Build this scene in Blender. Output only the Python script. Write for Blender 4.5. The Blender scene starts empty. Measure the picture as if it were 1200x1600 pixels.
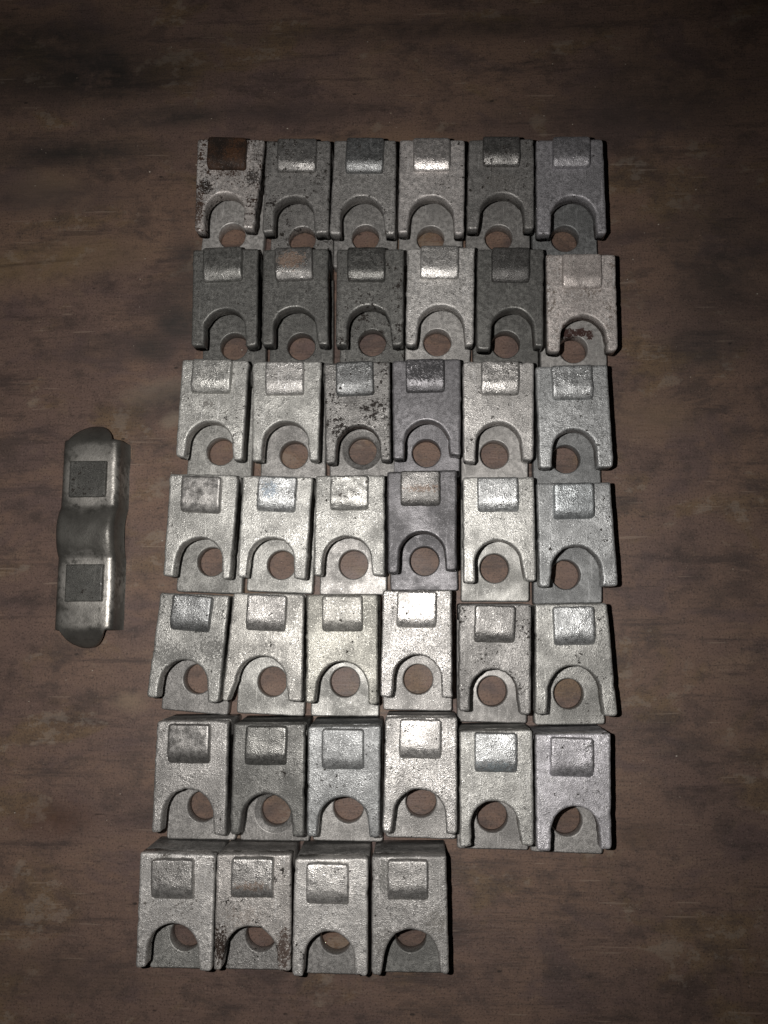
import bpy, bmesh, math, random
from mathutils import Vector, Matrix, noise
from mathutils.geometry import tessellate_polygon

# ---------------------------------------------------------------- camera, world, lamp, exposure
sc = bpy.context.scene
MM = 0.001
CAM_H = 489.5 * MM
cam_d = bpy.data.cameras.new('camera')
cam = bpy.data.objects.new('camera', cam_d)
sc.collection.objects.link(cam)
sc.camera = cam
cam_d.sensor_fit = 'VERTICAL'
cam_d.sensor_height = 24.0
cam_d.lens = 24.0 * 1263.38 / 1600.0
cam_d.clip_start = 0.01
cam_d.clip_end = 20.0
cm = Matrix(((0.99875, 0.00724, 0.04939, 0.0),
             (0.0, 0.98943, -0.14499, 0.0),
             (-0.04992, 0.14481, 0.9882, CAM_H),
             (0, 0, 0, 1)))
cam.matrix_world = cm

world = bpy.data.worlds.new('World')
sc.world = world
world.use_nodes = True
bg = world.node_tree.nodes['Background']
bg.inputs['Color'].default_value = (0.9, 0.95, 1.0, 1)
bg.inputs['Strength'].default_value = 0.004

fl_d = bpy.data.lights.new('phone_flash', 'SPOT')          # the phone's flash beside its lens
fl = bpy.data.objects.new('phone_flash', fl_d)
sc.collection.objects.link(fl)
fl.location = (-38 * MM, 8 * MM, 489 * MM)
fl_d.energy = 8.2
fl_d.color = (1.0, 0.955, 0.91)
fl_d.shadow_soft_size = 0.0018
fl_d.spot_size = math.radians(108)
fl_d.spot_blend = 1.0
aim = Vector((-98 * MM, 45 * MM, 0))
fl.rotation_euler = (aim - fl.location).to_track_quat('-Z', 'Y').to_euler()

vs = sc.view_settings
vs.view_transform = 'Standard'
vs.look = 'None'
vs.exposure = 0.0
vs.gamma = 1.0
vs.use_curve_mapping = False

# ---------------------------------------------------------------- node helpers
class NT:
    def __init__(self, name):
        self.m = bpy.data.materials.new(name)
        self.m.use_nodes = True
        self.t = self.m.node_tree
        self.t.nodes.clear()
        self.out = self.t.nodes.new('ShaderNodeOutputMaterial')
        self.bsdf = self.t.nodes.new('ShaderNodeBsdfPrincipled')
        self.t.links.new(self.bsdf.outputs[0], self.out.inputs['Surface'])
        self.co = self.t.nodes.new('ShaderNodeTexCoord').outputs['Object']
    def put(self, sock, v):
        if isinstance(v, bpy.types.NodeSocket):
            self.t.links.new(v, sock)
        elif isinstance(v, (tuple, list)) and len(v) == 3 and sock.type == 'RGBA':
            sock.default_value = (*v, 1)
        else:
            sock.default_value = v
    def mapping(self, loc=(0, 0, 0), scale=(1, 1, 1), rot=0.0, co=None):
        n = self.t.nodes.new('ShaderNodeMapping')
        n.inputs['Location'].default_value = loc
        n.inputs['Scale'].default_value = scale
        n.inputs['Rotation'].default_value = (0, 0, rot)
        self.t.links.new(co or self.co, n.inputs['Vector'])
        return n.outputs[0]
    def noise(self, co, scale, detail=3, rough=0.55, dist=0.0):
        n = self.t.nodes.new('ShaderNodeTexNoise')
        self.t.links.new(co, n.inputs['Vector'])
        n.inputs['Scale'].default_value = scale
        n.inputs['Detail'].default_value = detail
        n.inputs['Roughness'].default_value = rough
        n.inputs['Distortion'].default_value = dist
        return n.outputs[0]
    def voronoi(self, co, scale, feature='F1'):
        n = self.t.nodes.new('ShaderNodeTexVoronoi')
        n.feature = feature
        self.t.links.new(co, n.inputs['Vector'])
        n.inputs['Scale'].default_value = scale
        return n
    def rng(self, v, a, b, lo=0.0, hi=1.0, smooth=True):
        n = self.t.nodes.new('ShaderNodeMapRange')
        n.interpolation_type = 'SMOOTHSTEP' if smooth else 'LINEAR'
        self.put(n.inputs[0], v)
        for i, x in zip((1, 2, 3, 4), (a, b, lo, hi)):
            self.put(n.inputs[i], x)
        return n.outputs[0]
    def math(self, op, a, b=0.0, c=None):
        n = self.t.nodes.new('ShaderNodeMath')
        n.operation = op
        self.put(n.inputs[0], a)
        self.put(n.inputs[1], b)
        if c is not None:
            self.put(n.inputs[2], c)
        return n.outputs[0]
    def mix(self, f, a, b, mode='MIX'):
        n = self.t.nodes.new('ShaderNodeMix')
        n.data_type = 'RGBA'
        n.blend_type = mode
        self.put(n.inputs[0], f)
        self.put(n.inputs[6], a)
        self.put(n.inputs[7], b)
        return n.outputs[2]
    def mixf(self, f, a, b):
        n = self.t.nodes.new('ShaderNodeMix')
        n.data_type = 'FLOAT'
        self.put(n.inputs[0], f)
        self.put(n.inputs[2], a)
        self.put(n.inputs[3], b)
        return n.outputs[0]
    def bump(self, h, strength, dist, normal=None):
        n = self.t.nodes.new('ShaderNodeBump')
        n.inputs['Strength'].default_value = strength
        n.inputs['Distance'].default_value = dist
        self.t.links.new(h, n.inputs['Height'])
        if normal is not None:
            self.t.links.new(normal, n.inputs['Normal'])
        return n.outputs[0]
    def ellipse(self, cx, cy, rx, ry, rot=0.0, wob=None, wobamt=0.35, soft=0.6):
        """mask, 1 inside a soft wobbly ellipse given in millimetres on the object's own plane"""
        v = self.t.nodes.new('ShaderNodeVectorMath'); v.operation = 'SUBTRACT'
        self.t.links.new(self.co, v.inputs[0]); v.inputs[1].default_value = (cx * MM, cy * MM, 0)
        r = self.t.nodes.new('ShaderNodeVectorRotate'); r.rotation_type = 'Z_AXIS'
        self.t.links.new(v.outputs[0], r.inputs['Vector']); r.inputs['Angle'].default_value = -rot
        s = self.t.nodes.new('ShaderNodeVectorMath'); s.operation = 'MULTIPLY'
        self.t.links.new(r.outputs[0], s.inputs[0]); s.inputs[1].default_value = (1 / (rx * MM), 1 / (ry * MM), 0)
        l = self.t.nodes.new('ShaderNodeVectorMath'); l.operation = 'LENGTH'
        self.t.links.new(s.outputs[0], l.inputs[0])
        d = l.outputs['Value']
        if wob is not None:
            d = self.math('ADD', d, self.math('MULTIPLY', self.math('SUBTRACT', wob, 0.5), wobamt * 4))
        return self.rng(d, 1.0 - soft, 1.0 + soft * 0.5, 1.0, 0.0)
    def finish(self, col, rough, metal, normal, spec=0.5):
        self.put(self.bsdf.inputs['Base Color'], col)
        self.put(self.bsdf.inputs['Roughness'], rough)
        self.put(self.bsdf.inputs['Metallic'], metal)
        self.bsdf.inputs['Specular IOR Level'].default_value = spec
        if normal is not None:
            self.t.links.new(normal, self.bsdf.inputs['Normal'])
        return self.m

# ---------------------------------------------------------------- materials
def metal_material(name, seed, tone, tint=(1, 1, 1), rough=0.47, metallic=0.52, pits=0.0, pit_scale=420,
                   pit_col=(0.02, 0.016, 0.013), blotch=0.25, grain=1.0, spots=(), smooth=False, relief=1.0):
    """cast, zinc-grey metal. spots: (cx, cy, rx, ry, colour, amount) in mm, wear or rust on this piece"""
    n = NT(name)
    co = n.mapping(loc=(seed * 0.137, seed * 0.211, seed * 0.071))
    big = n.noise(co, 55, 3, 0.6)
    mid = n.noise(co, 380, 2, 0.6)
    fine = n.noise(co, 1900, 1, 0.6)
    tone = tone * 0.88 if tone > 0.3 else tone * 0.98
    hi = tuple(min(0.92, tone * c * (1 + blotch)) for c in tint)
    lo = tuple(tone * c * (1 - blotch) for c in tint)
    col = n.mix(n.rng(big, 0.33, 0.67), lo, hi)
    col = n.mix(n.rng(mid, 0.40, 0.62, 0.0, 0.5), col, tuple(c * 0.62 for c in lo))
    sn = n.noise(n.mapping(loc=(seed * 0.3, seed * 0.17, 0), scale=(1.0, 0.07, 1.0), rot=(seed * 1.7) % 3.1), 900, 1, 0.5)
    col = n.mix(n.rng(sn, 0.66, 0.72, 0.0, 0.35), col, tuple(min(0.9, c * 1.5) for c in hi))
    if not smooth:
        pits = pits * 1.1 + 0.08
    dirt = None
    if pits > 0:
        where = n.noise(co, 75, 2, 0.5)
        pn = n.noise(co, pit_scale, 3, 0.65)
        th = n.rng(where, 0.35, 0.7, 0.73 - pits * 0.08, 0.64 - pits * 0.14)
        dirt = n.rng(n.math('SUBTRACT', pn, th), -0.02, 0.035)
        col = n.mix(dirt, col, pit_col)
    r = n.rng(n.mixf(0.4, big, mid), 0.36, 0.64, rough + 0.13, rough - 0.12)
    met = metallic
    for (cx, cy, rx, ry, sc_, am) in spots:
        e = n.ellipse(cx, cy, rx * 1.25, ry * 1.25, 0.0, None, 0.0, 0.9)
        spk = n.noise(co, 620, 3, 0.7)
        e = n.math('ADD', n.math('MULTIPLY', e, 0.45 + 0.35 * am), n.math('MULTIPLY', n.math('SUBTRACT', spk, 0.5), 1.9))
        e = n.math('MULTIPLY', n.rng(e, 0.36, 0.58), min(1.0, am * 1.1))
        col = n.mix(e, col, sc_)
        r = n.mixf(e, r, 0.75)
        if sum(sc_) < 0.45:
            met = n.mixf(e, met, 0.15)
    k = n.rng(fine, 0.3, 0.7, 1 - 0.34 * grain, 1 + 0.24 * grain)
    vm = n.t.nodes.new('ShaderNodeVectorMath'); vm.operation = 'SCALE'
    n.t.links.new(col, vm.inputs[0]); n.put(vm.inputs['Scale'], k)
    col = vm.outputs[0]
    glint = n.rng(n.mixf(0.35, fine, mid), 0.575, 0.65, 0.0, 0.6 * grain if not smooth else 0.3)
    col = n.mix(glint, col, tuple(min(0.95, c * 1.35 + 0.05) for c in hi))
    r = n.mixf(glint, r, 0.26)
    if dirt is not None:
        met = n.mixf(dirt, met, 0.1)
        r = n.mixf(dirt, r, 0.8)
    h = n.math('MULTIPLY_ADD', mid, 0.20 * relief if not smooth else 0.08, n.math('MULTIPLY', fine, (0.33 * relief if not smooth else 0.12) * grain))
    h = n.math('MULTIPLY_ADD', big, 0.9 if not smooth else 0.45, h)
    nb = n.bump(h, 0.8, 0.0009)
    return n.finish(col, r, met, nb)

def table_material():
    n = NT('worn_brown_board')
    co = n.co
    warp = n.noise(n.mapping(scale=(1, 1.6, 1)), 9, 3, 0.5)
    big = n.noise(n.mapping(loc=(3.1, 1.7, 0), scale=(0.9, 1.3, 1)), 9.5, 3, 0.62, 0.5)
    blot = n.noise(n.mapping(loc=(7.3, 2.2, 0), scale=(0.8, 1.35, 1)), 21, 6, 0.72, 0.4)
    streak = n.noise(n.mapping(loc=(1.3, 9.0, 0), scale=(0.2, 1.8, 1), rot=0.03), 48, 5, 0.74)
    fibre = n.noise(n.mapping(loc=(5.0, 4.0, 0), scale=(0.1, 1.0, 1), rot=-0.02), 520, 2, 0.65)
    weave = n.noise(n.mapping(loc=(5.0, 4.4, 0), scale=(1.0, 0.16, 1)), 420, 2, 0.6)
    grit = n.noise(co, 900, 2, 0.7)
    mott = n.noise(n.mapping(loc=(2.7, 6.1, 0), scale=(0.85, 1.15, 1)), 62, 5, 0.72)
    hue = n.noise(n.mapping(loc=(9.7, 0.6, 0), scale=(0.8, 1.3, 1)), 15, 4, 0.65, 0.5)
    col = n.mix(n.rng(big, 0.36, 0.64), (0.152, 0.101, 0.084), (0.184, 0.117, 0.086))
    col = n.mix(n.rng(hue, 0.52, 0.64, 0.0, 0.8), col, (0.168, 0.112, 0.066))
    col = n.mix(n.rng(hue, 0.47, 0.36, 0.0, 0.8), col, (0.118, 0.080, 0.074))
    col = n.mix(n.rng(blot, 0.49, 0.67, 0.0, 0.72), col, (0.062, 0.045, 0.040))
    col = n.mix(n.rng(blot, 0.43, 0.30, 0.0, 0.4), col, (0.235, 0.162, 0.112))
    col = n.mix(n.rng(mott, 0.49, 0.68, 0.0, 0.58), col, (0.058, 0.044, 0.040))
    col = n.mix(n.rng(mott, 0.44, 0.28, 0.0, 0.38), col, (0.225, 0.158, 0.115))
    col = n.mix(n.rng(streak, 0.54, 0.68, 0.0, 0.68), col, (0.058, 0.042, 0.038))
    col = n.mix(n.rng(fibre, 0.5, 0.75, 0.0, 0.35), col, (0.070, 0.050, 0.043))
    col = n.mix(n.rng(weave, 0.52, 0.78, 0.0, 0.35), col, (0.080, 0.060, 0.052))
    dash = n.noise(n.mapping(loc=(8.1, 3.3, 0), scale=(0.12, 1.0, 1), rot=0.02), 300, 3, 0.7)
    col = n.mix(n.rng(n.math('MULTIPLY_ADD', mott, 0.35, dash), 0.86, 0.93, 0.0, 0.7), col, (0.032, 0.024, 0.021))
    col = n.mix(n.rng(grit, 0.54, 0.66, 0.0, 0.7), col, (0.042, 0.031, 0.027))
    col = n.mix(n.rng(grit, 0.40, 0.24, 0.0, 0.45), col, (0.31, 0.25, 0.20))
    for (rt_, lx_) in ((0.35, 3.3), (1.25, 6.6), (-0.5, 9.1)):
        sc_n = n.noise(n.mapping(loc=(lx_, lx_ * 0.7, 0), scale=(0.05, 1.0, 1), rot=rt_), 420, 1, 0.5)
        col = n.mix(n.rng(n.math('MULTIPLY_ADD', hue, 0.35, sc_n), 0.925, 0.955, 0.0, 0.4), col, (0.30, 0.23, 0.18))
    dusty = n.rng(n.math('MULTIPLY', n.rng(hue, 0.5, 0.6), n.rng(mott, 0.52, 0.40)), 0.3, 1.0, 0.0, 0.22)
    col = n.mix(dusty, col, (0.33, 0.29, 0.25))
    wobble = n.mixf(0.5, blot, mott)
    for (cx, cy, rx, ry, rot, c, am) in STAINS:
        e = n.ellipse(cx, cy, rx, ry, rot, wobble, 0.85, 0.8)
        e = n.math('MULTIPLY', e, n.rng(mott, 0.30, 0.62, am * 0.45, am))
        col = n.mix(e, col, c)
    # scattered pale flecks and dark pin marks
    vor = n.voronoi(n.mapping(scale=(1, 1.3, 1)), 62)
    fleck = n.rng(vor.outputs['Distance'], 0.045, 0.02)
    pick = n.t.nodes.new('ShaderNodeSeparateColor')
    n.t.links.new(vor.outputs['Color'], pick.inputs[0])
    fleck = n.math('MULTIPLY', fleck, n.rng(pick.outputs[0], 0.72, 0.8))
    col = n.mix(fleck, col, (0.42, 0.38, 0.33))
    vor2 = n.voronoi(n.mapping(loc=(2, 2, 0), scale=(0.6, 1.2, 1)), 75)
    pin = n.rng(vor2.outputs['Distance'], 0.085, 0.04)
    pick2 = n.t.nodes.new('ShaderNodeSeparateColor')
    n.t.links.new(vor2.outputs['Color'], pick2.inputs[0])
    pin = n.math('MULTIPLY', pin, n.rng(pick2.outputs[1], 0.62, 0.75, 0.0, 0.8))
    col = n.mix(pin, col, (0.022, 0.018, 0.016))
    h = n.math('ADD', n.math('MULTIPLY', fibre, 0.8), n.math('MULTIPLY', grit, 0.5))
    nb = n.bump(h, 0.28, 0.0008)
    return n.finish(col, n.rng(big, 0.3, 0.7, 0.44, 0.64), 0.0, nb, 0.4)

# ---------------------------------------------------------------- mesh helpers
def new_obj(name, verts, faces, mat, parent=None, flat_faces=()):
    me = bpy.data.meshes.new(name)
    me.from_pydata([tuple(c * MM for c in v) for v in verts], [], faces)
    me.update()
    fs = set(flat_faces)
    for p in me.polygons:
        p.use_smooth = p.index not in fs
    me.materials.append(mat)
    o = bpy.data.objects.new(name, me)
    sc.collection.objects.link(o)
    if parent is not None:
        o.parent = parent
    return o

def fillet(poly):
    """poly: list of (x, y, r). Returns a counter-clockwise point list with rounded corners."""
    out = []
    m = len(poly)
    for i in range(m):
        p0 = Vector(poly[i - 1][:2]); p1 = Vector(poly[i][:2]); p2 = Vector(poly[(i + 1) % m][:2])
        r = poly[i][2]
        if r <= 0:
            out.append(p1); continue
        a = (p0 - p1); b = (p2 - p1)
        la, lb = a.length, b.length
        a.normalize(); b.normalize()
        half = a.angle(b) / 2
        d = min(r / math.tan(half), la * 0.45, lb * 0.45)
        s, e = p1 + a * d, p1 + b * d
        for k in range(5):
            t = k / 4
            out.append((1 - t) ** 2 * s + 2 * t * (1 - t) * p1 + t * t * e)
    return out

def resample(pts, step, closed=True):
    res = []
    n = len(pts)
    for i in range(n if closed else n - 1):
        a, b = pts[i], pts[(i + 1) % n]
        k = max(1, int(round((b - a).length / step)))
        for j in range(k):
            res.append(a + (b - a) * (j / k))
    clean = []
    for p in res:
        if not clean or (p - clean[-1]).length > step * 0.22:
            clean.append(p)
    if (clean[0] - clean[-1]).length < step * 0.22:
        clean.pop()
    return clean

def normals2d(pts):
    """outward normals of a counter-clockwise outline"""
    n = len(pts)
    out = []
    for i in range(n):
        t = pts[(i + 1) % n] - pts[i - 1]
        t = t.normalized() if t.length > 1e-9 else Vector((1, 0))
        out.append(Vector((t.y, -t.x)))
    return out

def roughen(pts, seed, amp, scale=0.16):
    nn = normals2d(pts)
    r = []
    for p, q in zip(pts, nn):
        d = noise.noise(Vector((p.x * scale, p.y * scale, seed * 3.7))) + 0.45 * noise.noise(Vector((p.x * scale * 3.4, p.y * scale * 3.4, seed * 5.1)))
        r.append(p + q * d * amp)
    return r

def chip(pts, rnd):
    """a few small nicks and burrs along an outline"""
    nn = normals2d(pts)
    out = [p.copy() for p in pts]
    n = len(pts)
    for _ in range(rnd.randint(3, 7)):
        c = rnd.randrange(n); w = rnd.choice((1, 1, 2, 3)); d = rnd.choice((-1, -1, -1, 1)) * rnd.uniform(0.15, 0.55)
        for k in range(-w, w + 1):
            out[(c + k) % n] += nn[(c + k) % n] * d * (1 - abs(k) / (w + 1))
    return out

def slab(loops, rings_outer, rings_hole=None):
    """loops[0] outline, further loops holes. rings: (inset, z) from bottom to top. Returns verts, faces, cap face indices."""
    verts, faces, flat = [], [], []
    tops, bots = [], []
    for li, lp in enumerate(loops):
        rings = rings_outer if li == 0 else rings_hole
        nn = normals2d(lp)
        sgn = -1 if li == 0 else 1
        n = len(lp)
        start = len(verts)
        for (ins, z) in rings:
            for p, q in zip(lp, nn):
                w = p + q * (sgn * ins)
                verts.append((w.x, w.y, z))
        for k in range(len(rings) - 1):
            a = start + k * n; b = a + n
            for i in range(n):
                j = (i + 1) % n
                f = (a + i, a + j, b + j, b + i)
                faces.append(f if li == 0 else f[::-1])
        bots.append(list(range(start, start + n)))
        tops.append(list(range(start + (len(rings) - 1) * n, start + len(rings) * n)))
    for idx, up in ((tops, True), (bots, False)):
        flatidx = [i for l in idx for i in l]
        tri = tessellate_polygon([[Vector((verts[i][0], verts[i][1], 0)) for i in l] for l in idx])
        for t in tri:
            f = [flatidx[i] for i in t]
            a, b, c = (Vector(verts[i][:2]) for i in f)
            area = (b - a).cross(c - a)
            if abs(area) < 1e-9:
                continue
            if (area > 0) != up:
                f = f[::-1]
            flat.append(len(faces)); faces.append(tuple(f))
    return verts, faces, flat

# ---------------------------------------------------------------- the setting: table
STAINS = [  # cx, cy, rx, ry (mm on the board), rotation, colour, amount
    (-225, 372, 95, 24, 0.05, (0.021, 0.020, 0.019), 0.92),
    (-255, 400, 70, 20, 0.0, (0.021, 0.021, 0.021), 0.85),
    (-170, 340, 50, 9, 0.05, (0.040, 0.036, 0.034), 0.7),
    (-235, 316, 62, 13, 0.0, (0.027, 0.027, 0.026), 0.82),
    (-85, 340, 42, 9, -0.03, (0.044, 0.036, 0.036), 0.7),
    (10, 398, 120, 10, 0.0, (0.032, 0.027, 0.025), 0.6),
    (-248, 290, 26, 15, 0.0, (0.240, 0.172, 0.108), 0.55),
    (-40, 312, 90, 13, 0.0, (0.240, 0.156, 0.096), 0.5),
    (-235, 240, 60, 18, 0.1, (0.208, 0.144, 0.080), 0.45),
    (-160, 212, 22, 16, 0.5, (0.048, 0.040, 0.037), 0.7),
    (-190, 180, 50, 12, 0.1, (0.060, 0.044, 0.040), 0.55),
    (-168, 150, 26, 8, 0.2, (0.288, 0.240, 0.176), 0.4),
    (-262, 238, 45, 1.3, 0.08, (0.048, 0.032, 0.020), 0.6),
    (-220, -110, 24, 12, 0.0, (0.088, 0.046, 0.032), 0.7),
    (-178, -42, 12, 7, 0.0, (0.320, 0.248, 0.168), 0.4),
    (-215, -195, 60, 14, 0.0, (0.076, 0.054, 0.043), 0.5),
    (140, 250, 34, 8, 0.1, (0.072, 0.048, 0.043), 0.5),
    (190, 230, 40, 60, 0.0, (0.032, 0.029, 0.027), 0.6),
    (175, 172, 26, 16, 0.3, (0.036, 0.034, 0.034), 0.6),
    (128, 205, 26, 7, -0.1, (0.064, 0.048, 0.045), 0.5),
    (140, 130, 30, 16, 0.0, (0.216, 0.148, 0.092), 0.45),
    (135, -57, 13, 2.4, 0.0, (0.048, 0.034, 0.034), 0.6),
    (122, -115, 14, 7, 0.1, (0.080, 0.053, 0.040), 0.55),
    (101, -120, 4.2, 1.1, 0.05, (0.352, 0.280, 0.224), 0.75),
    (160, 350, 60, 30, 0.0, (0.040, 0.032, 0.028), 0.6),
    (70, 300, 40, 14, 0.0, (0.072, 0.050, 0.044), 0.5),
    (-158, 196, 18, 12, 0.3, (0.040, 0.036, 0.034), 0.9),
    (-172, 178, 15, 9, -0.3, (0.040, 0.036, 0.034), 0.9),
    (-150, 236, 14, 20, 0.4, (0.045, 0.038, 0.037), 0.8),
    (-162, 142, 34, 12, 0.2, (0.050, 0.042, 0.039), 0.75),
    (-158, 132, 9, 5, 0.5, (0.26, 0.22, 0.17), 0.6),
    (-245, 285, 60, 14, 0.0, (0.075, 0.055, 0.052), 0.7),
    (120, 330, 90, 18, 0.0, (0.060, 0.045, 0.041), 0.6),
]
TABLE = table_material()
def make_table():
    pts = resample(fillet([(-620, -520, 4), (560, -520, 4), (560, 760, 4), (-620, 760, 4)]), 60)
    v, f, fl_ = slab([pts], [(1.5, -24), (0, -22.5), (0, -1.2), (0.4, -0.3), (1.2, 0)])
    t = new_obj('tabletop', v, f, TABLE, None, fl_)
    t['kind'] = 'structure'
    t['label'] = 'worn stained dark brown wooden board under the metal clips'
    return t
make_table()

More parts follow.
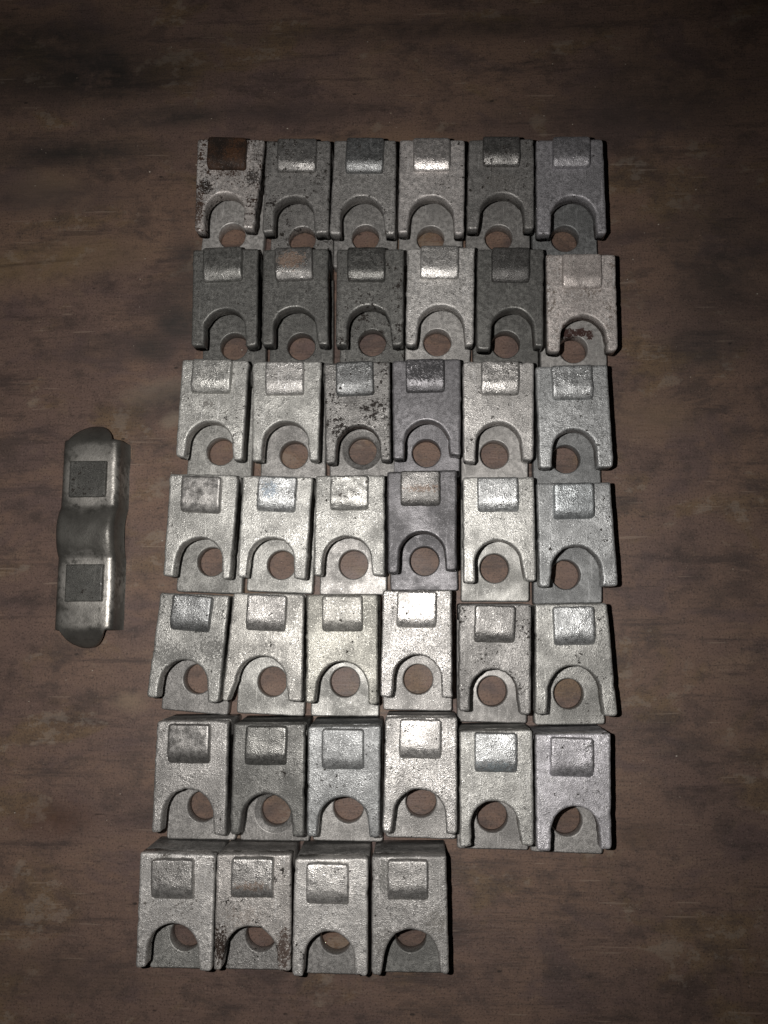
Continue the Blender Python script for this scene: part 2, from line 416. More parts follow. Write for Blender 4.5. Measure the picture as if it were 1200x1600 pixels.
# ---------------------------------------------------------------- clips
# row, col, origin x, y (mm, middle of the back edge), turn, corners BL BR FL FR (across, along),
# pad across from, to, along from, to, notch apex, inner leg tips left, right, hole
PIECES = [
 (1,1, -117.1,299.6,-0.0443, (-20.9,0.2),(20.9,-0.2),(-17.9,61.2),(17.9,58.1), -12.9,10.8,1.5,20.9, (-0.9,35.5), -12.0,11.3, (-2.0,50.1)),
 (1,2, -75.1,297.4,-0.0235, (-19.8,0.2),(19.8,-0.2),(-20.1,59.9),(20.1,60.0), -12.2,11.7,1.4,21.8, (-2.4,36.4), -13.1,12.0, (0.1,51.3)),
 (1,3, -34.1,296.2,-0.0302, (-18.8,0.1),(18.8,-0.1),(-19.9,60.5),(19.9,60.3), -11.2,11.7,1.1,22.4, (-2.2,36.3), -13.0,14.2, (-0.2,50.0)),
 (1,4, 6.7,295.1,-0.0229, (-19.8,0.0),(19.8,-0.0),(-19.7,60.1),(19.7,60.2), -11.4,10.9,1.4,21.6, (-0.0,36.4), -14.0,14.0, (-0.2,50.7)),
 (1,5, 48.4,294.2,-0.0307, (-19.6,0.6),(19.6,-0.6),(-19.9,58.5),(19.9,58.0), -11.3,11.0,0.9,18.6, (1.0,35.1), -13.0,14.2, (1.2,50.2)),
 (1,6, 89.2,292.7,-0.0097, (-20.0,-0.0),(20.0,0.0),(-20.5,60.4),(20.5,60.4), -10.8,11.4,0.9,19.4, (1.5,36.4), -12.6,14.9, (0.5,50.1)),
 (2,1, -118.6,227.8,0.0145, (-19.9,-0.5),(19.9,0.5),(-19.8,60.0),(19.8,61.3), -12.6,11.0,0.9,21.4, (0.0,38.0), -12.3,13.0, (-0.2,51.8)),
 (2,2, -76.0,226.7,0.0112, (-19.7,-0.4),(19.7,0.4),(-19.7,59.2),(19.7,60.4), -11.8,10.8,0.9,20.7, (-1.5,36.6), -12.8,13.6, (-0.3,51.5)),
 (2,3, -31.0,225.6,-0.0069, (-20.1,-0.1),(20.1,0.1),(-19.8,59.8),(19.8,59.7), -13.2,9.2,0.9,21.2, (-1.3,35.2), -13.0,13.4, (-0.1,48.7)),
 (2,4, 11.2,225.5,-0.0241, (-19.9,0.6),(19.9,-0.6),(-19.9,60.8),(19.9,60.0), -12.1,10.5,0.9,20.8, (-0.0,36.0), -13.1,15.2, (-1.1,49.3)),
 (2,5, 52.3,223.6,-0.0270, (-19.5,0.3),(19.5,-0.3),(-19.4,62.0),(19.4,59.9), -11.2,11.0,0.9,21.4, (1.0,36.7), -11.1,14.6, (-0.0,49.4)),
 (2,6, 93.4,219.2,-0.0166, (-20.1,-0.2),(20.1,0.2),(-20.3,60.0),(20.3,59.4), -11.4,11.1,1.5,21.8, (0.5,37.3), -13.1,14.3, (-0.5,48.9)),
 (3,1, -122.7,158.4,-0.0376, (-19.9,0.1),(19.9,-0.1),(-19.8,58.9),(19.8,59.7), -12.4,11.1,0.9,21.0, (-0.9,37.3), -14.3,14.4, (-0.1,49.5)),
 (3,2, -79.8,156.8,-0.0064, (-20.5,-0.2),(20.5,0.2),(-19.4,59.6),(19.4,59.7), -12.0,10.6,1.6,21.2, (-0.1,36.2), -13.7,14.2, (0.9,50.4)),
 (3,3, -38.8,155.5,0.0192, (-19.5,-0.0),(19.5,0.0),(-18.8,59.9),(18.8,59.3), -12.0,10.0,0.9,20.7, (0.5,37.8), -13.3,13.0, (0.6,46.9)),
 (3,4, 2.0,156.4,-0.0022, (-20.0,0.3),(20.0,-0.3),(-19.3,59.2),(19.3,57.7), -12.0,10.4,0.9,20.3, (-0.8,36.5), -13.0,13.4, (-0.2,49.9)),
 (3,5, 43.7,154.5,-0.0172, (-20.6,0.0),(20.6,-0.0),(-20.0,59.2),(20.0,58.4), -10.2,11.7,0.9,20.6, (-0.1,36.0), -13.2,13.9, (-0.1,49.4)),
 (3,6, 85.6,151.3,0.0157, (-20.5,-0.1),(20.5,0.1),(-20.7,60.0),(20.7,60.1), -12.0,11.0,0.9,20.7, (-0.3,37.5), -14.0,12.0, (-1.1,49.4)),
 (4,1, -127.0,89.6,-0.0440, (-20.1,0.4),(20.1,-0.4),(-19.4,59.8),(19.4,59.9), -11.5,11.4,1.9,22.9, (0.7,36.9), -13.4,14.7, (1.0,48.6)),
 (4,2, -84.0,88.0,-0.0465, (-20.3,0.4),(20.3,-0.4),(-19.6,59.0),(19.6,58.9), -10.4,11.9,0.9,21.0, (-0.9,35.6), -14.4,12.9, (0.7,49.1)),
 (4,3, -42.2,88.2,-0.0033, (-19.9,0.1),(19.9,-0.1),(-20.1,57.8),(20.1,57.8), -11.0,10.8,0.9,20.6, (-1.8,35.2), -15.4,13.2, (0.0,49.2)),
 (4,4, -1.0,90.4,-0.0039, (-20.0,0.5),(20.0,-0.5),(-19.3,58.8),(19.3,57.0), -12.2,10.2,0.9,20.6, (-0.5,35.3), -13.3,13.7, (1.2,49.5)),
 (4,5, 42.3,86.4,-0.0050, (-20.1,-0.1),(20.1,0.1),(-20.3,60.1),(20.3,59.5), -12.1,10.9,0.9,20.3, (-1.8,36.2), -13.7,14.0, (-0.7,50.0)),
 (4,6, 84.5,82.7,0.0199, (-20.6,-0.3),(20.6,0.3),(-21.7,58.3),(21.7,58.8), -12.1,10.2,0.9,20.9, (0.2,35.7), -16.0,13.1, (-2.5,50.1)),
 (5,1, -130.2,20.5,-0.0851, (-19.8,0.9),(19.8,-0.9),(-20.5,59.5),(20.5,59.2), -11.1,11.4,0.9,20.9, (-1.4,37.0), -14.4,14.3, (0.3,48.9)),
 (5,2, -87.9,20.8,-0.0442, (-20.1,0.6),(20.1,-0.6),(-22.4,60.7),(22.4,59.4), -11.3,11.1,0.9,21.2, (-0.1,35.3), -19.2,14.8, (0.4,50.6)),
 (5,3, -46.1,20.2,-0.0017, (-20.0,0.2),(20.0,-0.2),(-20.0,60.2),(20.0,60.8), -11.0,11.7,0.9,20.9, (0.4,37.4), -14.8,14.9, (-0.8,50.1)),
 (5,4, -4.1,22.4,-0.0147, (-19.3,0.4),(19.3,-0.4),(-19.9,58.9),(19.9,58.8), -11.2,10.8,0.9,21.0, (0.7,35.8), -13.6,14.0, (0.6,50.5)),
 (5,5, 39.0,14.6,-0.0199, (-20.0,0.4),(20.0,-0.4),(-19.6,59.0),(19.6,59.9), -11.5,10.7,0.9,21.2, (-1.2,35.8), -13.7,13.6, (0.6,49.4)),
 (5,6, 80.9,14.8,0.0158, (-19.7,-0.1),(19.7,0.1),(-22.1,60.2),(22.1,61.1), -10.7,11.7,1.7,22.8, (-0.1,34.0), -16.0,14.9, (0.7,50.9)),
 (6,1, -129.0,-49.4,-0.0076, (-20.0,0.3),(20.0,-0.3),(-20.4,60.0),(20.4,60.9), -12.2,10.9,1.6,22.9, (-1.5,36.8), -15.4,14.1, (0.3,51.1)),
 (6,2, -86.1,-50.9,-0.0034, (-20.0,0.2),(20.0,-0.2),(-20.1,59.1),(20.1,59.9), -12.4,10.5,0.9,21.8, (-0.3,37.3), -15.2,13.9, (-0.3,51.8)),
 (6,3, -44.5,-51.8,-0.0078, (-20.1,0.5),(20.1,-0.5),(-19.7,59.1),(19.7,58.7), -11.9,11.1,1.3,22.8, (-0.1,37.7), -14.3,14.3, (0.4,48.3)),
 (6,4, -2.4,-46.9,-0.0176, (-19.7,0.4),(19.7,-0.4),(-20.0,61.6),(20.0,61.2), -11.7,11.0,0.9,21.7, (0.0,38.2), -15.1,14.2, (0.4,49.8)),
 (6,5, 38.2,-53.7,-0.0102, (-19.7,0.6),(19.7,-0.6),(-19.6,61.2),(19.6,60.1), -11.9,10.9,0.9,21.8, (-2.4,37.0), -13.3,13.3, (-0.3,50.7)),
 (6,6, 79.6,-55.1,-0.0252, (-20.2,1.1),(20.2,-1.1),(-19.8,61.0),(19.8,59.5), -12.7,10.2,1.8,22.4, (1.1,37.8), -12.4,14.1, (0.8,50.8)),
 (7,1, -134.9,-119.7,-0.0003, (-20.6,-0.4),(20.6,0.4),(-20.6,58.7),(20.6,59.7), -12.7,10.1,2.0,23.0, (-1.3,35.9), -15.3,14.1, (-1.6,50.5)),
 (7,2, -93.0,-119.5,0.0039, (-20.2,0.0),(20.2,-0.0),(-20.6,59.1),(20.6,59.3), -11.3,11.3,0.9,21.5, (-0.9,36.7), -16.8,13.6, (-0.7,50.4)),
 (7,3, -51.0,-121.0,-0.0079, (-19.8,0.6),(19.8,-0.6),(-20.0,59.9),(20.0,59.2), -12.8,9.8,1.6,22.9, (-0.3,37.2), -14.3,13.1, (0.3,49.4)),
 (7,4, -9.3,-119.4,0.0045, (-19.8,0.2),(19.8,-0.2),(-20.4,59.7),(20.4,59.1), -11.5,10.0,1.1,22.0, (1.7,36.9), -15.5,15.7, (-0.0,49.0)),
]

BASE_LEN = {}
_o = {(p[0], p[1]): p for p in PIECES}
for (r_, c_), p_ in _o.items():
    q_ = [v for k, v in _o.items() if k[0] == r_ + 1 and abs(v[2] - p_[2]) < 38]
    pitch = min([p_[3] - v[3] + min(v[5][1], v[6][1]) for v in q_], default=99)
    BASE_LEN[(r_, c_)] = min(69.6 if pitch < 90 else 68.3, pitch - 0.45 - 19 * abs(p_[4]) * 0.5)
WALL_OUT = {}
for (r_, c_), p_ in _o.items():
    g_ = [v[3] - BASE_LEN[k] - p_[3] - 19 * (abs(v[4]) + abs(p_[4])) * 0.5 - 0.35 for k, v in _o.items() if k[0] == r_ - 1 and abs(v[2] - p_[2]) < 38]
    WALL_OUT[(r_, c_)] = max(0.0, min([2.2] + g_))
H_TOP, T_TOP, H_BASE = 35.3, 9.0, 9.0
HOLE_R = 8.6

def make_clip(rec, look):
    (row, col, ox, oy, ang, BL, BR, FL, FR, pu0, pu1, pv0, pv1, ap, itl, itr, ho) = rec
    seed = row * 10 + col
    rnd = random.Random(seed * 77 + 5)
    root = bpy.data.objects.new('metal_clip', None)
    root.empty_display_size = 0.01
    sc.collection.objects.link(root)
    root.location = (ox * MM, oy * MM, 0)
    root.rotation_euler = (0, 0, ang)
    root['label'] = look['label']
    root['category'] = 'clip'
    root['group'] = 'forked metal clips laid out in rows'
    body = metal_material('clip_metal_%d_%d' % (row, col), seed, **look['body'])
    pl = dict(look.get('pad', look['body']))
    if 'pad' not in look:
        pl['spots'] = ()
    if pl['tone'] > 0.1:
        pl['tone'] *= 1.02
        pl.setdefault('rough', 0.41)
        pl.setdefault('metallic', 0.74)
        pl.setdefault('relief', 0.9)
    padm = metal_material('pad_metal_%d_%d' % (row, col), seed + 3, **pl)
    basem = body
    if 'base' in look:
        bl = dict(look['base']); bl['tone'] *= 0.92; bl.setdefault('rough', 0.54); bl.setdefault('metallic', 0.55)
        basem = metal_material('base_metal_%d_%d' % (row, col), seed + 6, **bl)

    wl = dict(look['body']); wl.update(tone=wl['tone'] * 0.42, pits=0.0, spots=(), smooth=True, metallic=0.75)  # body metal in a darker tone: the back wall's shade painted into its colour
    wallm = metal_material('shaded_wall_metal_%d_%d' % (row, col), seed + 8, **wl)
    # forked upper plate: local x across, local y = -along
    Rn = max(12.2, min(14.2, 0.955 * (itr - itl) / 2))
    cx, cy = 0.45 * ap[0] + 0.55 * (itl + itr) / 2, ap[1] + Rn
    # run the outline in (across, -along): BL -> FL -> ... is counter-clockwise
    ru = rnd.uniform
    seq = [(BL[0], -BL[1], ru(0.9, 2.4)), (FL[0], -FL[1], ru(1.6, 3.4)), (itl, -(FL[1] - ru(-0.3, 0.8)), ru(0.8, 2.0))]
    arc = []
    for k in range(0, 17):
        t = math.pi * (1 - k / 16)
        arc.append((cx + Rn * math.cos(t), -(cy - Rn * math.sin(t))))
    seq += [(a[0], a[1], 0) for a in arc]
    seq += [(itr, -(FR[1] - ru(-0.3, 0.8)), ru(0.8, 2.0)), (FR[0], -FR[1], ru(1.6, 3.4)), (BR[0], -BR[1], ru(0.9, 2.4))]
    pts = chip(roughen(resample(fillet(seq), 0.9), seed, 0.26), rnd)
    tilt_u, tilt_v = ru(-0.018, 0.018), ru(-0.03, 0.015)
    def warp(vs_):
        return [(x, y, z + tilt_u * x + tilt_v * max(0.0, -y - 18)) if z > 20 else (x, y, z) for (x, y, z) in vs_]
    z0, z1 = H_TOP - T_TOP, H_TOP
    v, f, fl_ = slab([pts], [(0.0, z0), (0.0, z1 - 1.3), (0.18, z1 - 0.6), (0.6, z1 - 0.16), (1.1, z1 - 0.02), (1.6, z1)])
    new_obj('forked_plate', warp(v), f, body, root, fl_)

    # raised pad with a front that rounds down
    NU, NV = 22, 24
    hgt = 4.5 + rnd.uniform(-0.4, 0.5)
    kk = rnd.uniform(0.042, 0.055)
    front = rnd.uniform(7.0, 8.6)
    skew = rnd.uniform(-0.5, 0.5)
    dent = look.get('dent', 0.08)
    vv, ff = [], []
    def pz(a, b):
        av = pv0 + (pv1 - pv0) * b
        s = max(0.0, av - (pv1 - front))
        z = hgt - kk * s * s
        z += 0.22 * noise.noise(Vector((a * 3.1, b * 3.1, seed * 1.9))) + dent * noise.noise(Vector((a * 7.5, b * 7.5, seed * 2.3)))
        return max(0.55, z)
    def edge(t):
        # cosine-spaced so the rim gets the rounding
        return 0.5 - 0.5 * math.cos(math.pi * t)
    for j in range(NV + 1):
        for i in range(NU + 1):
            a, b = edge(i / NU), edge(j / NV)
            u = pu0 + (pu1 - pu0) * a
            w = pv0 + (pv1 - pv0) * b
            u += skew * (b - 0.5) + 0.22 * noise.noise(Vector((a * 5, b * 5, seed * 0.7)))
            w += 0.22 * noise.noise(Vector((a * 5, b * 5, seed * 0.7 + 9)))
            de = min(min(a, 1 - a) * (pu1 - pu0), min(b, 1 - b) * (pv1 - pv0))
            # round the plan corners
            dx = max(0, 1.8 - min(a, 1 - a) * (pu1 - pu0)); dy = max(0, 1.8 - min(b, 1 - b) * (pv1 - pv0))
            if dx > 0 and dy > 0:
                L_ = math.hypot(dx, dy); m_ = max(dx, dy)
                sh = m_ / L_
                u += (dx - dx * sh) * (1 if a < 0.5 else -1)
                w += (dy - dy * sh) * (1 if b < 0.5 else -1)
            rr = 1.15
            drop = 0.0 if de >= rr else rr - math.sqrt(max(0, rr * rr - (rr - de) ** 2))
            vv.append((u, -w, H_TOP + pz(a, b) - drop * 0.9))
    for j in range(NV):
        for i in range(NU):
            q = j * (NU + 1) + i
            ff.append((q, q + NU + 1, q + NU + 2, q + 1))
    # skirt into the plate
    rim = [i for i in range(NU + 1)] + [j * (NU + 1) + NU for j in range(1, NV + 1)] + \
          [NV * (NU + 1) + i for i in range(NU - 1, -1, -1)] + [j * (NU + 1) for j in range(NV - 1, 0, -1)]
    b0 = len(vv)
    for r_ in rim:
        x, y, z = vv[r_]
        vv.append((x, y, H_TOP - 0.6))
    m = len(rim)
    for i in range(m):
        j = (i + 1) % m
        ff.append((rim[i], rim[j], b0 + j, b0 + i))
    pad = new_obj('raised_pad', warp(vv), ff, padm, root)
    if 'pad_label' in look:
        pad['label'] = look['pad_label']

    # back wall and base plate
    su = ho[0] * 0.7
    blen = BASE_LEN[(row, col)]
    hw = 20.0
    ww = min(-BL[0], BR[0], (-BL[0] * 6 - FL[0]) / 7, (BR[0] * 6 + FR[0]) / 7) - 0.12
    wall = fillet([(BL[0] + 0.05, -BL[1], 1.6), (-ww, -8.6, 0), (ww, -8.6, 0), (BR[0] - 0.05, -BR[1], 1.6)])
    pts = resample(wall, 1.6)
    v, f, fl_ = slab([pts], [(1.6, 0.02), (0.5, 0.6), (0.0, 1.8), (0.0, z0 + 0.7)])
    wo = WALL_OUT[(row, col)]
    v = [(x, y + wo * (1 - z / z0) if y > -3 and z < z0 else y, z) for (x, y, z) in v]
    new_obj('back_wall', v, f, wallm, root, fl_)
    # base outline counter-clockwise in (x, -along)
    basep = fillet([(-hw, -8.55, 0), (su * 1.2 - hw, -blen, 1.8), (su * 1.2 + hw, -blen, 1.8), (hw, -8.55, 0)])
    pts = roughen(resample(basep, 1.4), seed + 4, 0.16)
    hole = [Vector((ho[0] + HOLE_R * math.cos(2 * math.pi * k / 48), -ho[1] + HOLE_R * math.sin(2 * math.pi * k / 48))) for k in range(48)]
    if look.get('sink'):
        hr = [(0.5, 0.02), (0.0, 0.5), (0.0, H_BASE - 2.0), (0.6, H_BASE - 1.5), (2.2, H_BASE - 0.9), (3.2, H_BASE - 0.25), (3.7, H_BASE)]
    else:
        hr = [(0.5, 0.02), (0.0, 0.5), (0.0, H_BASE - 0.7), (0.2, H_BASE - 0.22), (0.7, H_BASE)]
    v, f, fl_ = slab([pts, hole], [(0.5, 0.02), (0.0, 0.6), (0.0, H_BASE - 0.9), (0.2, H_BASE - 0.3), (0.8, H_BASE)], hr)
    base = new_obj('base_plate', v, f, basem, root, fl_)
    if 'base_label' in look:
        base['label'] = look['base_label']
    return root

LIGHT, MID, DARK = 0.60, 0.36, 0.20
WARM, COOL, GREEN, VIOLET = (1.0, 0.98, 0.95), (0.97, 1.0, 1.01), (1.0, 1.0, 0.955), (1.0, 0.985, 1.04)
RUST, BLACK, COPPER = (0.055, 0.022, 0.010), (0.022, 0.015, 0.011), (0.30, 0.215, 0.165)
def B(tone, tint=WARM, **k):
    return dict(tone=tone, tint=tint, **k)
LOOKS = {
 (1,1): dict(label='clip with rust-brown pad and black-speckled plate, first from left in the top row', body=B(0.74, (1.0,.94,.90), pits=.9, pit_scale=620, pit_col=(.035,.018,.011), spots=((-14,-32,5,6,BLACK,.95),(15,-25,5,6,BLACK,.85),(-17,-46,4,16,(.05,.024,.013),.85),(17,-8,4,9,BLACK,.55),(0,-22.5,12,2.5,(.05,.025,.014),.6),(-18,-8,3,9,(.06,.03,.016),.5))),
             pad=B(0.033, (1.0,0.45,0.20), metallic=0.1, rough=0.75, pits=0.5, pit_col=(0.012,0.006,0.004), blotch=.6, spots=((3,-12,6,6,(0.085,0.036,0.014),.6),(-7,-5,5,5,(0.012,0.007,0.004),.7),(6,-3,6,3,(0.08,0.034,0.014),.6))), pad_label='pad covered in dark brown rust', base=B(0.62, WARM, smooth=True, grain=.5)),
 (1,2): dict(label='grey clip with dark-pitted pad, second from left in the top row', body=B(0.36, WARM, pits=0.55), pad=B(0.36, WARM, pits=0.8)),
 (1,3): dict(label='mottled grey clip with darker pad, third from left in the top row', body=B(0.44, WARM, pits=0.35), pad=B(0.27, COOL, pits=.3), base=B(0.46, WARM, smooth=True)),
 (1,4): dict(label='pale pinkish-grey clip, fourth from left in the top row', body=B(0.70, (1.0,.955,.93), pits=0.12), base=B(0.56, WARM, smooth=True, grain=.5)),
 (1,5): dict(label='mid-grey clip with dark grainy pad, fifth from left in the top row', body=B(0.36, WARM, pits=0.4, spots=((0,-28,12,7,(0.14,0.13,0.12),.5),)), pad=B(0.22, WARM, pits=.5), base=B(0.42, WARM, smooth=True)),
 (1,6): dict(label='even grey clip with paler pad, last on the right in the top row', body=B(0.50, VIOLET), pad=B(0.56, VIOLET), base=B(0.32, COOL, smooth=True)),
 (2,1): dict(label='dark green-grey clip, first from left in the second row from the top', body=B(0.20, GREEN, relief=.6), pad=B(0.25, GREEN, relief=.6)),
 (2,2): dict(label='dark clip with coppery scraped pad, second from left in second row', body=B(0.18, GREEN, relief=.6), pad=B(0.26, WARM, spots=((-2,-9,9,6,COPPER,.75),)), pad_label='dark pad with a coppery scraped patch'),
 (2,3): dict(label='dark black-spotted clip, third from left in the second row from the top', body=B(0.20, GREEN, relief=.6, pits=0.6), pad=B(0.15, GREEN, pits=.3)),
 (2,4): dict(label='bright grey clip among dark ones, fourth from left in the second row', body=B(0.66, WARM, pits=0.15), base=B(0.6, WARM, smooth=True)),
 (2,5): dict(label='smooth dark clip with nearly black pad, fifth from left in second row', body=B(0.19, GREEN, smooth=True), pad=B(0.10, WARM), base=B(0.20, GREEN, relief=.6, smooth=True)),
 (2,6): dict(label='pale beige pitted clip with flaked brown base, last on the right in second row', body=B(0.66, (1.0,.925,.885), pits=0.5, pit_scale=300, pit_col=(.22,.19,.17), metallic=.35), pad=B(0.58, (1.0,.915,.87), pits=.2, metallic=.35),
             base=B(0.6, WARM, smooth=True, grain=.5, spots=((-5,-38.5,8,3.2,(0.045,0.018,0.014),1.5),(4,-37.8,4,2.6,(0.045,0.018,0.014),1.5),(9.5,-40,2.2,3.2,(0.045,0.018,0.014),1.5))), base_label='pale base plate with flaked dark brown patches'),
 (3,1): dict(label='light grey clip, leftmost of the third row, a few dark pits below its pad', body=B(0.60, GREEN, pits=0.3, spots=((-3,-27,5,3,(0.12,0.11,0.10),.6),)), base=B(0.52, GREEN, smooth=True)),
 (3,2): dict(label='light grey clip, second from left in the third row from the top', body=B(0.58, GREEN, pits=0.1), pad=B(0.66, WARM), base=B(0.42, WARM, smooth=True)),
 (3,3): dict(label='grey clip dotted with black pits and countersunk hole, third row from the top', body=B(0.27, WARM, pits=.95, pit_scale=430), pad=B(0.24, COOL, pits=.3), base=B(0.34, WARM, smooth=True), sink=True),
 (3,4): dict(label='dark violet-grey clip with black-topped pad, fourth from left in the third row', body=B(0.24, VIOLET, smooth=True), pad=B(0.20, VIOLET, spots=((-1,-8,13,6.5,(0.03,0.03,0.033),.8),)), pad_label='pad black at the back and silvery in front', base=B(0.26, VIOLET, smooth=True)),
 (3,5): dict(label='light silver-grey clip, fifth from left in the third row from the top', body=B(0.58, WARM, pits=0.2), pad=B(0.54, WARM, pits=.35), base=B(0.50, WARM, smooth=True, grain=.6)),
 (3,6): dict(label='plain grey clip, last on the right in the third row from the top', body=B(0.50, COOL, pits=0.1), pad=B(0.52, COOL), base=B(0.36, COOL, smooth=True)),
 (4,1): dict(label='flat grey clip with smooth pad, leftmost of the fourth row', body=B(0.52, GREEN), pad=B(0.46, WARM, smooth=True), base=B(0.38, GREEN, smooth=True)),
 (4,2): dict(label='light clip with bluish pad, second from left in the fourth row', body=B(0.62, GREEN, pits=.08), pad=B(0.58, COOL, spots=((-3,-9,5,6,(0.36,0.45,0.55),.5),)), pad_label='pad with a faint blue tinge', base=B(0.50, GREEN, smooth=True)),
 (4,3): dict(dent=0.55, label='light clip with crumpled dented pad, third from left in the fourth row', body=B(0.48, GREEN), pad=B(0.56, GREEN, pits=.45, pit_scale=200, pit_col=(.12,.11,.1)), base=B(0.46, WARM, smooth=True)),
 (4,4): dict(label='dark violet-grey clip with coppery scraped pad, fourth from left in the fourth row', body=B(0.15, VIOLET, smooth=True), pad=B(0.30, WARM, spots=((0,-11,11,2.6,COPPER,.5),)), pad_label='pad with a coppery scraped band', base=B(0.19, VIOLET, smooth=True)),
 (4,5): dict(label='bright speckled clip, fifth from left in the fourth row', body=B(0.62, GREEN, pits=.2, pit_scale=700, pit_col=(.1,.1,.09)), pad=B(0.62, COOL), base=B(0.54, GREEN, smooth=True)),
 (4,6): dict(label='bluish-grey clip with splayed legs, last on the right in the fourth row', body=B(0.48, COOL), pad=B(0.50, (.94,1.0,1.03)), base=B(0.36, COOL, smooth=True)),
 (5,1): dict(label='patchy dark and light grey clip turned slightly, leftmost of the fifth row', body=B(0.42, GREEN, pits=.3, pit_col=(.08,.08,.075), spots=((-8,-36,16,8,(.13,.13,.125),.6),(13,-30,9,8,(.12,.12,.115),.6))), pad=B(0.34, COOL, pits=.3), base=B(0.36, WARM, smooth=True)),
 (5,2): dict(label='light clip with left leg bent outward, second from left in the fifth row', body=B(0.52, (1.0,.985,.93)), pad=B(0.46, WARM, rough=.46), base=B(0.48, GREEN, smooth=True)),
 (5,3): dict(label='pale yellowish-grey clip, third from left in the fifth row', body=B(0.46, (1.0,.99,.9)), pad=B(0.40, (1.0,.985,.92), rough=.5, metallic=.6), base=B(0.46, GREEN, smooth=True)),
 (5,4): dict(label='brightest silver clip with glaring pad, fourth from left in the fifth row', body=B(0.74, WARM, pits=.15, pit_col=(.15,.15,.14), rough=.40, metallic=.8, relief=1.5), pad=B(0.80, WARM, rough=.38, metallic=.8), base=B(0.50, WARM)),
 (5,5): dict(label='dark-speckled grey clip, fifth from left in the fifth row', body=B(0.36, WARM, pits=.5, pit_scale=650), pad=B(0.36, WARM, pits=.2), base=B(0.42, WARM, smooth=True, grain=.8)),
 (5,6): dict(label='grey clip with right leg bent outward, last on the right in the fifth row', body=B(0.50, GREEN, pits=.1, pit_scale=500), pad=B(0.58, COOL), base=B(0.46, GREEN)),
 (6,1): dict(label='dull brownish-grey clip with smooth pad, leftmost of the sixth row', body=B(0.44, WARM, pits=.12), pad=B(0.34, WARM, smooth=True), base=B(0.46, WARM, smooth=True)),
 (6,2): dict(label='dark green-grey clip with countersunk hole, second from left in the sixth row', body=B(0.20, GREEN, relief=.6), pad=B(0.22, GREEN, relief=.6), base=B(0.30, WARM, smooth=True), sink=True),
 (6,3): dict(label='grey clip with glinting pad, third from left in the sixth row', body=B(0.42, COOL, pits=.1), pad=B(0.42, COOL, rough=.5, metallic=.65), base=B(0.48, WARM, smooth=True)),
 (6,4): dict(label='bright silver clip set higher than its neighbours, fourth from left in sixth row', body=B(0.72, WARM, rough=.42, metallic=.75, pits=.1, pit_col=(.12,.12,.11), relief=1.4), pad=B(0.76, WARM, rough=.40, metallic=.75), base=B(0.46, WARM)),
 (6,5): dict(label='pale clip with bluish-edged pad, fifth from left in the sixth row', body=B(0.58, GREEN), pad=B(0.58, COOL, spots=((0,-19,12,4,(.28,.36,.40),.45),)), base=B(0.48, WARM, smooth=True)),
 (6,6): dict(label='pale whitish clip, last on the right in the sixth row', body=B(0.70, VIOLET, pits=.15), pad=B(0.70, VIOLET, pits=.2), base=B(0.56, WARM, smooth=True)),
 (7,1): dict(label='pale finely pitted clip with cracked pad, leftmost of the bottom row', body=B(0.70, WARM, pits=.5, pit_scale=700, pit_col=(.12,.11,.1)), pad=B(0.54, WARM, pits=.4, pit_scale=700, pit_col=(.1,.09,.085)), base=B(0.44, GREEN)),
 (7,2): dict(label='clip with rusty brown legs and rust-streaked pad, second from left in the bottom row', body=B(0.62, (1.0,.96,.92), pits=.4, spots=((-17,-46,4.5,10,(0.03,0.016,0.010),.9),(17,-48,4.5,12,(0.06,0.03,0.018),.8),(-4,-31,12,6,(0.28,0.22,0.18),.3))), pad=B(0.56, WARM, spots=((0,-15,10,3.0,(.24,.15,.10),.5),)), pad_label='pad with a band of brown rust', base=B(0.44, WARM, pits=.3)),
 (7,3): dict(label='clean pale clip with smooth bright pad, third from left in the bottom row', body=B(0.72, WARM, pits=.12), pad=B(0.74, WARM, pits=.15), base=B(0.46, WARM, smooth=True)),
 (7,4): dict(label='blotchy grey clip with shiny pad, last on the right in the bottom row', body=B(0.54, WARM, pits=.2, spots=((-13,-10,6,9,(.15,.15,.14),.6),(-10,-44,12,9,(.17,.16,.15),.55),(15,-33,8,8,(.2,.19,.17),.5))), pad=B(0.56, WARM, rough=.45, metallic=.75), base=B(0.34, GREEN, smooth=True)),
}
for rec in PIECES:
    make_clip(rec, LOOKS[(rec[0], rec[1])])

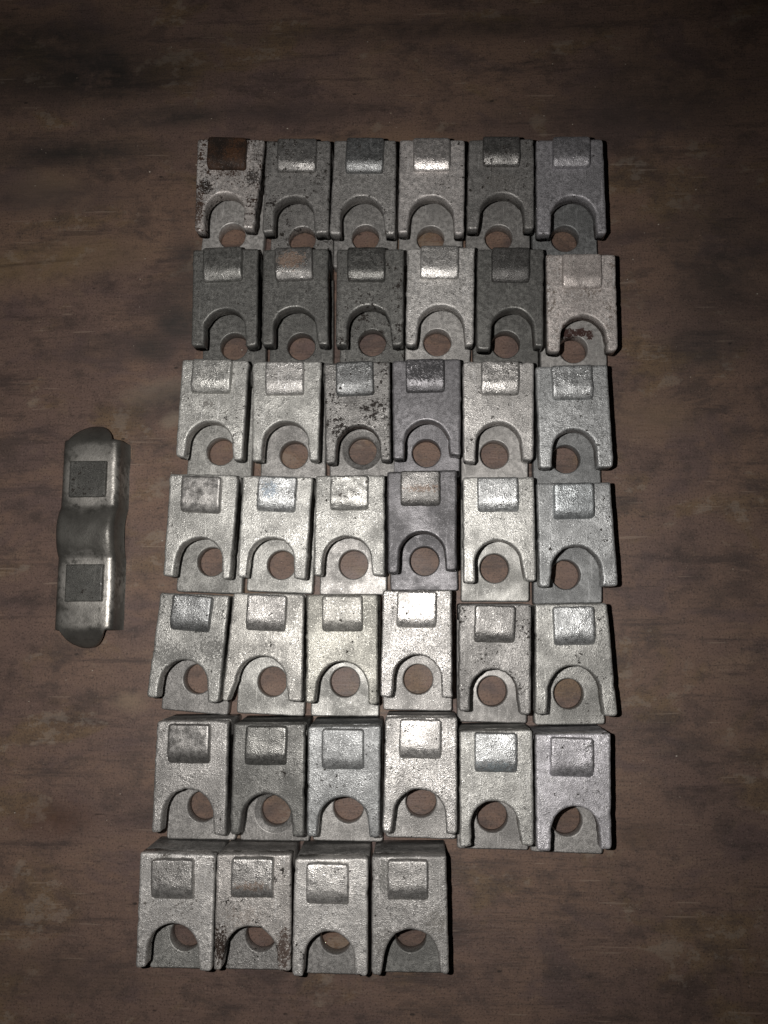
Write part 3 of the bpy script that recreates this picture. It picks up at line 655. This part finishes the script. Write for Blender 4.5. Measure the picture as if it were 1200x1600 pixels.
# ---------------------------------------------------------------- the humped bracket lying on its own
def bracket_material():
    n = NT('dark_oxide_metal')
    co = n.mapping(loc=(4.4, 1.2, 0.3))
    big = n.noise(co, 60, 4, 0.6, 0.3)
    mid = n.noise(co, 260, 4, 0.65)
    fine = n.noise(co, 1100, 2, 0.6)
    col = n.mix(n.rng(big, 0.32, 0.68), (0.105, 0.102, 0.094), (0.165, 0.161, 0.148))
    col = n.mix(n.rng(mid, 0.55, 0.75, 0, 0.5), col, (0.05, 0.049, 0.045))
    worn = None
    for (cx, cy, rx, ry, am) in ((1, 33, 17, 19, .9), (13.5, 34, 4, 18, .7), (1, -30, 17, 18, .9), (13.5, -34, 4, 24, 1.0), (0, -50, 15, 7, .5), (0, 50, 14, 5, .4)):
        e = n.math('MULTIPLY', n.ellipse(cx, cy, rx, ry, 0, mid, 0.35, 0.35), am)
        worn = e if worn is None else n.math('MAXIMUM', worn, e)
    worn = n.math('MULTIPLY', worn, n.rng(mid, 0.30, 0.62, 0.35, 1.0))
    col = n.mix(worn, col, (0.66, 0.64, 0.60))
    col = n.mix(n.rng(fine, 0.55, 0.75, 0, 0.35), col, (0.03, 0.03, 0.028))
    h = n.math('ADD', n.math('MULTIPLY', fine, 0.5), n.math('MULTIPLY', mid, 0.7))
    nb = n.bump(h, 0.35, 0.0006)
    return n.finish(col, n.mixf(worn, 0.42, 0.44), n.mixf(worn, 0.6, 0.75), nb)

def make_bracket():
    root = bpy.data.objects.new('humped_bracket', None)
    root.empty_display_size = 0.01
    sc.collection.objects.link(root)
    root.location = (-201.8 * MM, 57.6 * MM, 0)
    root.rotation_euler = (0, 0, math.radians(0.4))
    root['label'] = 'dark grey humped bracket with two square pads, lying alone left of the clips'
    root['category'] = 'bracket'
    m = bracket_material()
    NU, NV, TH = 44, 120, 4.0
    HW, HL = 17.7, 57.4
    def tongue(u):
        t = (u + 0.6) / 13.4
        return 10.6 * (1 - abs(t) ** 2.2) ** 0.8 if abs(t) < 1 else 0.0
    def lift(v):
        t = max(0.0, 1 - (abs(v - 0.6) / 15.2) ** 2.0)
        return 5.2 * t ** 0.8
    def zed(u, v):
        a = min(1.0, max(0.0, abs(u) - 13.6) / 4.1)
        z = 19.0 - 4.0 * (1 - math.sqrt(max(0.0, 1 - a * a)))
        z -= 0.0016 * u * u
        z += lift(v)
        over = max(0.0, abs(v) - (HL - 1.2))
        z -= 0.45 * over + 0.035 * over * over
        z += 0.18 * noise.noise(Vector((u * 0.12, v * 0.12, 4.0)))
        return max(z, 4.5)
    vv, ff = [], []
    for layer in (0, 1):
        for j in range(NV + 1):
            for i in range(NU + 1):
                s = math.sin((i / NU * 2 - 1) * math.pi / 2)
                u = HW * s
                tv = j / NV * 2 - 1
                w = HL + tongue(u) + 0.25 * noise.noise(Vector((u * 0.4, tv, 7)))
                v = w * tv
                x = u + 0.3 * noise.noise(Vector((v * 0.09, s, 2.2)))
                zt = zed(u, v)
                if layer == 1:
                    zt = max(0.02, zt - TH)
                    x *= 0.93
                vv.append((x, v, zt))
    n1 = (NU + 1) * (NV + 1)
    def id_(l, i, j): return l * n1 + j * (NU + 1) + i
    for j in range(NV):
        for i in range(NU):
            ff.append((id_(0, i, j), id_(0, i + 1, j), id_(0, i + 1, j + 1), id_(0, i, j + 1)))
            ff.append((id_(1, i, j), id_(1, i, j + 1), id_(1, i + 1, j + 1), id_(1, i + 1, j)))
    for i in range(NU):
        ff.append((id_(0, i, 0), id_(1, i, 0), id_(1, i + 1, 0), id_(0, i + 1, 0)))
        ff.append((id_(0, i, NV), id_(0, i + 1, NV), id_(1, i + 1, NV), id_(1, i, NV)))
    # flanges running down to the board along both sides
    for i in (0, NU):
        base = len(vv)
        for j in range(NV + 1):
            x, v, z = vv[id_(0, i, j)]
            vv.append((x + (0.4 if i else -0.4), v, 0.05 + lift(v)))
        for j in range(NV + 1):
            x, v, z = vv[id_(1, i, j)]
            vv.append((x, v, 0.05 + lift(v)))
        for j in range(NV):
            q = (id_(0, i, j), id_(0, i, j + 1), base + j + 1, base + j)
            ff.append(q if i == 0 else q[::-1])
            q = (base + j, base + j + 1, base + NV + 1 + j + 1, base + NV + 1 + j)
            ff.append(q)
            q = (base + NV + 1 + j, base + NV + 1 + j + 1, id_(1, i, j + 1), id_(1, i, j))
            ff.append(q)
    new_obj('channel_body', vv, ff, m, root)
    pm = metal_material('bracket_pad_metal', 91, tone=0.10, tint=(1.0, 1.0, 0.93), pits=0.3, rough=0.6, metallic=0.3, relief=.6)
    for (cu, cv) in ((0.2, 32.6), (0.9, -29.8)):
        pts = roughen(resample(fillet([(cu - 11.2, cv - 11, 0.7), (cu + 11.2, cv - 11, 0.7), (cu + 11.2, cv + 11, 0.7), (cu - 11.2, cv + 11, 0.7)]), 1.1), cv, 0.15)
        v, f, fl_ = slab([pts], [(0, 17.0), (0, 20.9), (0.2, 21.3), (0.6, 21.5), (1.0, 21.55)])
        new_obj('square_pad', v, f, pm, root, fl_)
    return root
make_bracket()

# ---------------------------------------------------------------- grit scattered on the board
def make_grit():
    rnd = random.Random(41)
    boxes = [(p[2] - 24, p[2] + 24, p[3] - 72, p[3] + 4) for p in PIECES] + [(-226, -178, -14, 128)]
    vv, ff = [], []
    spots = [(-88.5, 329), (-149, 305), (-180, 301), (122, -47), (-20, 338), (118, 228), (133, 232), (150, 255)]
    while len(spots) < 220:
        x, y = rnd.uniform(-270, 200), rnd.uniform(-205, 400)
        if any(a < x < b_ and c < y < d for (a, b_, c, d) in boxes):
            continue
        spots.append((x, y))
    for k, (x, y) in enumerate(spots):
        r = rnd.uniform(0.55, 0.85) if k < 8 else rnd.uniform(0.12, 0.42)
        ring = []
        s = len(vv)
        for q in range(6):
            a = q * math.pi / 3 + rnd.uniform(-0.3, 0.3)
            e = r * rnd.uniform(0.6, 1.2)
            vv.append((x + e * math.cos(a), y + e * math.sin(a) * 0.8, 0.01))
        for q in range(6):
            a = q * math.pi / 3 + rnd.uniform(-0.3, 0.3)
            e = r * rnd.uniform(0.3, 0.6)
            vv.append((x + e * math.cos(a), y + e * math.sin(a) * 0.8, r * rnd.uniform(0.5, 0.9)))
        for q in range(6):
            j = (q + 1) % 6
            ff.append((s + q, s + j, s + 6 + j, s + 6 + q))
        ff.append(tuple(s + 6 + q for q in range(6)))
    n = NT('pale_grit')
    t = n.noise(n.co, 60, 1, 0.5)
    m = n.finish(n.mix(n.rng(t, 0.4, 0.6), (0.50, 0.45, 0.38), (0.22, 0.17, 0.13)), 0.8, 0.0, None)
    g = new_obj('grit', vv, ff, m, None, range(len(ff)))
    g['kind'] = 'stuff'
    g['label'] = 'pale grit and crumbs scattered on the brown board'
    g['category'] = 'grit'
make_grit()
